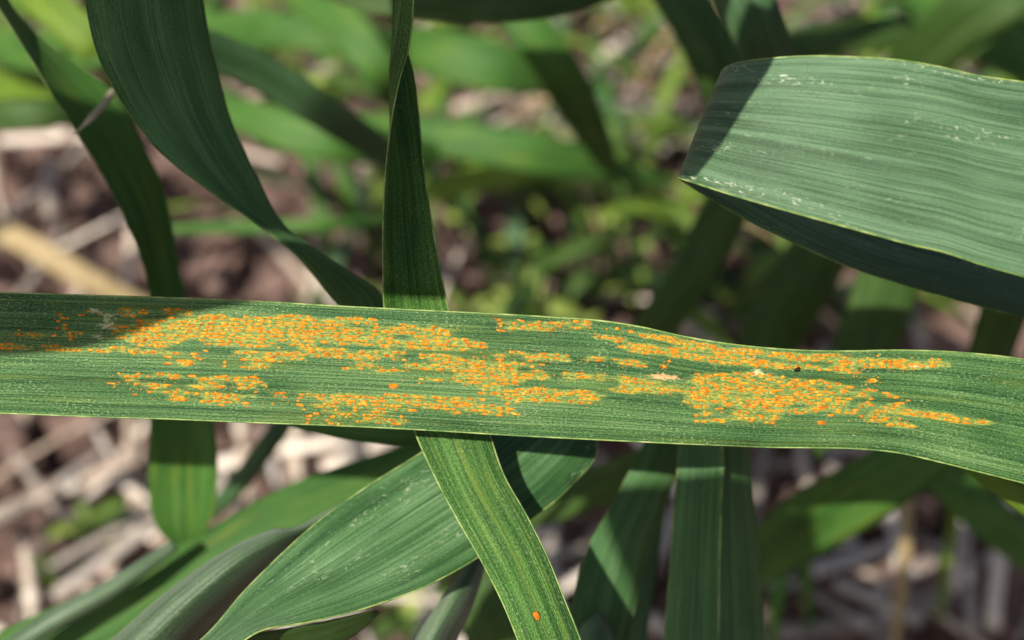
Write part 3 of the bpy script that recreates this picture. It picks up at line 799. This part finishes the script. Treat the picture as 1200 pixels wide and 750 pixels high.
for (x0, x1, t0, b0, t1, b1, fill) in ST:
    hmid = max((b0 - t0 + b1 - t1) / 2, 3.0)
    rows = max(1, int(round(hmid / 4.3)))
    for r in range(rows):
        x = x0 + R8.uniform(0, 5)
        while x < x1:
            ln = R8.choice([4.5, 5.5, 6.0, 6.5, 7.0, 8.0, 9.0, 12.0]) if R8.random() < .85 else R8.uniform(2.5, 4)
            f = (x - x0) / (x1 - x0)
            top, bot = t0 + (t1 - t0) * f, b0 + (b1 - b0) * f
            if R8.random() < fill * .98:
                y = top + (bot - top) * (r + .5) / rows
                ya, yb = np.interp(x, UPX, UPY), np.interp(x, UPX, LOY)
                q = (yb - ya) / 34.0                                   # 34 vein rows across the blade
                y = ya + (round((y - ya) / q - .5) + .5) * q + R8.gauss(0, .5)
                pust.append((x + R8.uniform(-1, 1), y, ln * R8.uniform(.85, 1.1), R8.uniform(2.2, 3.5)))
            x += ln * R8.uniform(.85, 1.2) + (0 if fill > .6 else R8.uniform(0, 3))
# a few strays
for k in range(70):
    s = R8.choice(ST)
    pust.append((R8.uniform(s[0] - 14, s[1] + 14), R8.uniform(s[2] - 4, s[3] + 4), R8.uniform(2.5, 5), R8.uniform(1.8, 3)))
for k in range(900):
    s_ = R8.choice(ST)
    f = R8.uniform(-.1, 1.1)
    pust.append((s_[0] + (s_[1] - s_[0]) * f, R8.uniform(s_[2] + (s_[4] - s_[2]) * f - 3, s_[3] + (s_[5] - s_[3]) * f + 3), R8.uniform(.9, 2.0), R8.uniform(.8, 1.5)))
SPECIAL = [(461, 452, 12, 6.5), (213, 467, 11, 6), (1022, 446, 11, 5), (962, 495, 11, 5), (222, 425, 12, 5), (316, 421, 13, 5)]
pust += SPECIAL

def dome(R, dark=False):
    """an uneven blister: 10 around, 3 rings, unit size (x along, y across, z up)"""
    V, F = [], []
    n = 10
    sh = [1 + R.uniform(-.16, .16) for _ in range(n)]
    for ring, (rr, z) in enumerate(((1.0, -.12), (.92, .35), (.58, .82))):
        for k in range(n):
            a = 2 * math.pi * k / n
            q = rr * sh[k] * (1 + R.uniform(-.05, .05))
            cxp = math.copysign(abs(math.cos(a)) ** .8, math.cos(a)); syp = math.copysign(abs(math.sin(a)) ** .8, math.sin(a))
            V.append((cxp * q, syp * q, z + R.uniform(-.08, .08)))
    V.append((R.uniform(-.1, .1), R.uniform(-.1, .1), 1.0))
    for ring in range(2):
        for k in range(n):
            a, b = ring * n + k, ring * n + (k + 1) % n
            F.append((a, b, b + n, a + n))
    for k in range(n):
        F.append((2 * n + k, 2 * n + (k + 1) % n, 3 * n))
    F.append(tuple(range(n))[::-1])
    return np.array(V), F
DOMES = [dome(R8) for _ in range(6)]
DM = []
for v, f in DOMES:
    me = mesh('rust_pustule', v, f); me.materials.append(M['rust']); DM.append(me)
DD = mesh('rust_pustule', *DOMES[0]); DD.materials.append(M['rust_dark'])

def frame_at(x, y):
    i, j = on_leaf(x, y)
    i0, j0 = int(np.clip(i, 0, RS.shape[0] - 2)), int(np.clip(j, 1, 78))
    fi, fj = i - i0, min(max(j - j0, 0), 1)
    p = (RS[i0, j0] * (1 - fi) + RS[i0 + 1, j0] * fi) * (1 - fj) + (RS[i0, j0 + 1] * (1 - fi) + RS[i0 + 1, j0 + 1] * fi) * fj
    n = RN[i0, j0]
    if n @ (C - p) < 0: n = -n
    t = RS[i0 + 1, j0] - RS[i0, j0]; t = t / np.linalg.norm(t)
    b = np.cross(n, t)
    return p + n * .00012, t, b, n
PXM = .131 * K / 1200
pust = [q for q in pust if q[0] > -20 and 1 < on_leaf(q[0], q[1])[1] < 79]
pust.sort(key=lambda q: -(q[2] * q[3]))
base = np.array(rust_root.location)
SV, SF, cnt = [], [], 0
for k, (x, y, ln, w) in enumerate(pust):
    p, t, b, n = frame_at(x, y)
    yaw = R8.gauss(0, .10)
    t2 = t * math.cos(yaw) + b * math.sin(yaw); b2 = np.cross(n, t2)
    s = (ln / 2 * PXM, w / 2 * PXM, min(w, 3.2) * R8.uniform(.24, .38) * PXM * (.6 if w > 4.6 else 1))
    if k < 299:
        big = (x, y, ln, w) in SPECIAL[:1] or (x, y, ln, w) == SPECIAL[3]
        o = link('rust_pustule', DD if big else DM[k % 6], None, rust_root)
        mt = Matrix(((*[t2[0] * s[0], b2[0] * s[1], n[0] * s[2]], p[0] - base[0]),
                     (*[t2[1] * s[0], b2[1] * s[1], n[1] * s[2]], p[1] - base[1]),
                     (*[t2[2] * s[0], b2[2] * s[1], n[2] * s[2]], p[2] - base[2]), (0, 0, 0, 1)))
        o.matrix_local = mt
    else:
        v, f = DOMES[k % 6]
        SV.append(v[:, :1] * s[0] * t2 + v[:, 1:2] * s[1] * b2 + v[:, 2:] * s[2] * n + p - base)
        SF += [tuple(i + cnt for i in ff) for ff in f]
        cnt += len(v)
o = link('rust_pustule_rest', mesh('rust_pustule_rest', np.vstack(SV), SF), M['rust'], rust_root)
o['kind'] = 'stuff'
print('pustules', len(pust))

# lesion colours of the leaf tissue: R yellowing round the pustules, G bleached spots, B tan scar
LES = np.zeros(GX.shape + (4,)); LES[..., 3] = 1
vis = (GX > -60) & (GX < 1260)
for (x, y, ln, w) in pust:
    if ln < 2.2: continue
    i, j = on_leaf(x, y)
    a, b_ = max(int(i) - 22, 0), min(int(i) + 23, GX.shape[0])
    c_, d_ = max(int(j) - 8, 0), min(int(j) + 9, 81)
    g = np.exp(-((GX[a:b_, c_:d_] - x) / (ln * 1.0 + 6)) ** 2 - ((GY[a:b_, c_:d_] - y) / (w * .6 + 1.5)) ** 2)
    LES[a:b_, c_:d_, 0] += g * .5
LES[..., 0] = np.clip(LES[..., 0], 0, 1.1)
for st in ST:                                   # yellow streaks that run on along the rows
    for k in range(max(1, int((st[1] - st[0]) / 22))):
        x = R8.uniform(st[0] - 6, st[1] + 10); f = min(max((x - st[0]) / (st[1] - st[0]), 0), 1)
        y = R8.uniform(st[2] + (st[4] - st[2]) * f, st[3] + (st[5] - st[3]) * f)
        i, j = on_leaf(x, y)
        a, b_ = max(int(i) - 22, 0), min(int(i) + 23, GX.shape[0])
        LES[a:b_, :, 0] += R8.uniform(.3, .8) * np.exp(-((GX[a:b_] - x) / R8.uniform(6, 15)) ** 2 - ((GY[a:b_] - y) / R8.uniform(1.4, 2.6)) ** 2)
def blot(ch, x, y, rx, ry, v):
    LES[..., ch] += v * np.exp(-((GX - x) / rx) ** 2 - ((GY - y) / ry) ** 2)
for b5 in [(295, 392, 30, 9, .5), (310, 382, 20, 7, .5), (225, 452, 12, 4, .6), (455, 410, 8, 4, .8), (505, 403, 14, 3, .6), (497, 430, 9, 5, .6), (648, 420, 20, 5, .7),
           (665, 441, 10, 4, .8), (712, 444, 22, 5, .8), (625, 464, 8, 4, .8), (775, 446, 26, 6, .7), (870, 484, 10, 6, .9), (860, 462, 30, 6, .4), (1075, 428, 30, 5, .6),
           (1110, 428, 9, 4, .8), (1183, 509, 7, 2, .9), (745, 457, 40, 5, .5), (215, 380, 40, 8, .6), (1090, 486, 30, 3, .5), (400, 392, 40, 8, .3)]:
    blot(0, *b5)
for b5 in [(110, 364, 9, 4, .8), (128, 370, 12, 6, .7), (155, 368, 12, 6, .6), (126, 382, 14, 7, .8), (112, 393, 8, 5, .6), (122, 397, 10, 3, .6), (886, 436, 9, 5, .8), (905, 440, 18, 5, .5),
           (940, 420, 12, 4, .6), (866, 410, 24, 3, .6), (1072, 429, 10, 4, .95), (1050, 428, 8, 4, .6), (1088, 430, 6, 3, .7), (1108, 429, 9, 4, .5), (318, 388, 5, 3, .6), (1000, 424, 8, 4, .6), (830, 404, 16, 3, .5)]:
    blot(1, *b5)
blot(2, 772, 441, 16, 4, 1.0); blot(2, 790, 443, 12, 3, .7); blot(2, 880, 420, 14, 5, .5); blot(2, 648, 425, 6, 3, .5)
me = blade_o.data
at = me.color_attributes.new('lesion', 'FLOAT_COLOR', 'POINT')
flat = LES.reshape(-1, 4)
at.data.foreach_set('color', np.vstack([flat, flat * [0, 0, 0, 1]]).astype(np.float32).ravel() if False else np.vstack([flat, flat]).astype(np.float32).ravel())

# black speck on the rust and the single orange spot on the twisted leaf
p, t, b, n = frame_at(934, 433)
v, f = DOMES[2]
o = link('insect_speck', mesh('insect_speck', v[:, :1] * .00046 * (t * .95 + b * .3) + v[:, 1:2] * .00025 * (b * .95 - t * .3) + v[:, 2:] * .0003 * n, f), M['speck'])
o.location = p + n * .0001
tag(o, 'tiny black speck sitting on the orange rust stripe', 'insect')
tw = [q for q in bpy.data.objects if q.get('label', '').startswith('twisted narrow leaf')][0]
pc = P(629, 722, .1312)
vd = C - pc; vd /= np.linalg.norm(vd)
ax = P(634, 732, .1312) - P(624, 712, .1312); ax /= np.linalg.norm(ax)
bx = np.cross(vd, ax)
v, f = DOMES[3]
o = link('rust_spot', mesh('rust_spot', v[:, :1] * .00058 * ax + v[:, 1:2] * .00036 * bx + v[:, 2:] * .00016 * vd, f), M['rust_dark'], tw)
o.location = Vector(pc) - tw.location

# ------------------------------------------------------------------ wheat stems beside the frame, and unseen leaves set there to cast shade
def shade_leaf(label, E1, E2, t, d=.137, mat='blue', tail=None, camber=.05, ext=(1, 0)):  # unseen leaf whose outline is the wanted shadow, moved toward the sun
    a = [('w', *(P(x, y, d) - SUN * t)) for x, y in E1]
    b = [('w', *(P(x, y, d) - SUN * t)) for x, y in E2]
    if tail is not None:
        for i, q in enumerate(tail):
            a.append(('w', *(np.array(q) + [0, 0, .004 * (1 - i)]))); b.append(('w', *(np.array(q) - [0, 0, .004 * (1 - i)])))
    leaf(label, a, b, camber=camber, mat=mat, nv=60, nu=11, group='wheat leaves arching overhead', ext=ext)
SH = 'wheat leaf arching overhead above the drooping dark leaf'
shade_leaf(SH, [(-260, 395), (-60, 418), (70, 416), (160, 397), (215, 376), (330, 355), (420, 339), (530, 334), (640, 320)],
           [(-260, 240), (-60, 262), (60, 255), (150, 240), (220, 232), (330, 215), (430, 200), (540, 200), (640, 200)], .11, .1318)
shade_leaf(SH, [(-260, 250), (-60, 275), (90, 270), (230, 245), (350, 225), (460, 215), (560, 214), (680, 225)],
           [(-260, 120), (-60, 132), (80, 120), (230, 100), (360, 85), (460, 75), (560, 74), (680, 95)], .19)
shade_leaf(SH, [(-100, 150), (60, 140), (230, 115), (360, 95), (470, 90), (560, 92)],
           [(-100, 10), (60, -10), (230, -30), (360, -45), (470, -50), (560, -40)], .21)
shade_leaf(SH, [(990, -110), (965, -30), (945, 30), (932, 80), (917, 140), (892, 180), (866, 218), (838, 246)],
           [(850, -120), (830, -40), (805, 20), (788, 80), (780, 140), (785, 190), (800, 225), (826, 246)], .07)

SC = 'wheat leaf arching above the broad bent leaf'  # added out of view to darken the blades behind
shade_leaf(SC, [(820, 150), (790, 240), (750, 330), (690, 430)], [(920, 150), (890, 250), (850, 350), (800, 450)], .2, .23, ext=(0, 0))
shade_leaf(SC, [(930, 210), (890, 290), (850, 380), (815, 470)], [(975, 215), (930, 290), (905, 380), (885, 470)], .21, .24, ext=(0, 0))
SB = 'unseen wheat leaf added to shade the dark upright leaves'  # added behind the lens, in place of a phone and hand shading here
shade_leaf(SB, [(690, 568), (705, 620), (735, 700), (760, 800), (780, 900)], [(800, 556), (810, 620), (830, 700), (860, 800), (880, 900)], .24, .157, ext=(0, 1))
shade_leaf(SB, [(780, 560), (795, 620), (815, 700), (845, 800), (865, 900)], [(915, 552), (925, 620), (945, 700), (970, 800), (990, 900)], .25, .157, ext=(0, 1))

def arching(label, pts, w, group, mat='blue'):
    """an unseen leaf added above or behind the camera to cast shade: centre line as (right, up, forward) metres from the lens"""
    e1, e2 = [], []
    for x, u, d in pts:
        c = C + RT * x + UP * u + FW * d
        e1.append(('w', *(c + UP * w / 2))); e2.append(('w', *(c - UP * w / 2)))
    leaf(label, e1, e2, camber=.05, mat=mat, nv=40, nu=9, group=group, ext=(0, 1))
for k, (u, d, dx) in enumerate([(-.022, -.050, .0), (-.0085, -.056, .004), (.006, -.050, -.002), (.0165, -.057, .003)]):  # added leaves where the phone and hand would block the sun
    arching('unseen wheat leaf added to shade the grey stalks',
            [(-.040 + dx, u - .002, d), (-.01, u, d + .004), (.03, u + .001, d + .004), (.075, u - .003, d), (.13, u - .02, d - .01)], .0165, 'added shade leaves above the grey stalks')
for k, (x0, y0, x1, y1, wpx) in enumerate([(820, 215, 1050, 300, 50), (800, 400, 1010, 330, 60), (850, 330, 1260, 440, 60),
                                           (1000, 230, 1300, 250, 60), (140, 330, 330, 230, 40), (60, 210, 250, 240, 45)]):
    a = []; b = []
    for f in (0, .33, .66, 1):
        x, y = x0 + (x1 - x0) * f, y0 + (y1 - y0) * f + 18 * math.sin(f * 3.1)
        w = wpx * (1 - .75 * f ** 3)
        t = .37 + .03 * f
        a.append(('w', *(G(x, y - w / 2) - SUN * t))); b.append(('w', *(G(x, y + w / 2) - SUN * t)))
    leaf('unseen wheat leaf added to shade the weeds and soil', a, b, camber=.05, mat='blue', nv=40, nu=9, group='added shade leaves over the weeds and soil', ext=(0, 1))  # added out of view to dapple the ground with shade

def stem(x, y, top, label, r=.0019, lean=(0, 0)):
    root = bpy.data.objects.new('wheat_plant', None); COL.objects.link(root)
    root.location = (x, y, -.012); root.empty_display_size = .01
    tag(root, label, 'plant', 'wheat plants standing in the soil')
    pts = np.array([[lean[0] * t, lean[1] * t, top * t] for t in np.linspace(0, 1, 14)])
    link('culm', tube('culm', pts, np.linspace(r, r * .8, 14), 10), M['stem'], root)
    for t in (.35, .7):
        c = np.array([lean[0] * t, lean[1] * t, top * t])
        link('node', tube('node', [c - [0, 0, .004], c - [0, 0, .0015], c + [0, 0, .0015], c + [0, 0, .004]], [r * .98, r * 1.3, r * 1.3, r * .98], 10), M['node'], root)
for (x, y, h) in [(-.205, .13, .42), (.15, .08, .30), (-.26, -.03, .5), (-.3, .2, .45), (.3, .25, .42), (.24, -.05, .5)]:
    stem(x, y, h, 'bare green wheat plant stem with swollen nodes standing in the soil', lean=(rnd.uniform(-.02, .02), rnd.uniform(-.02, .02)))
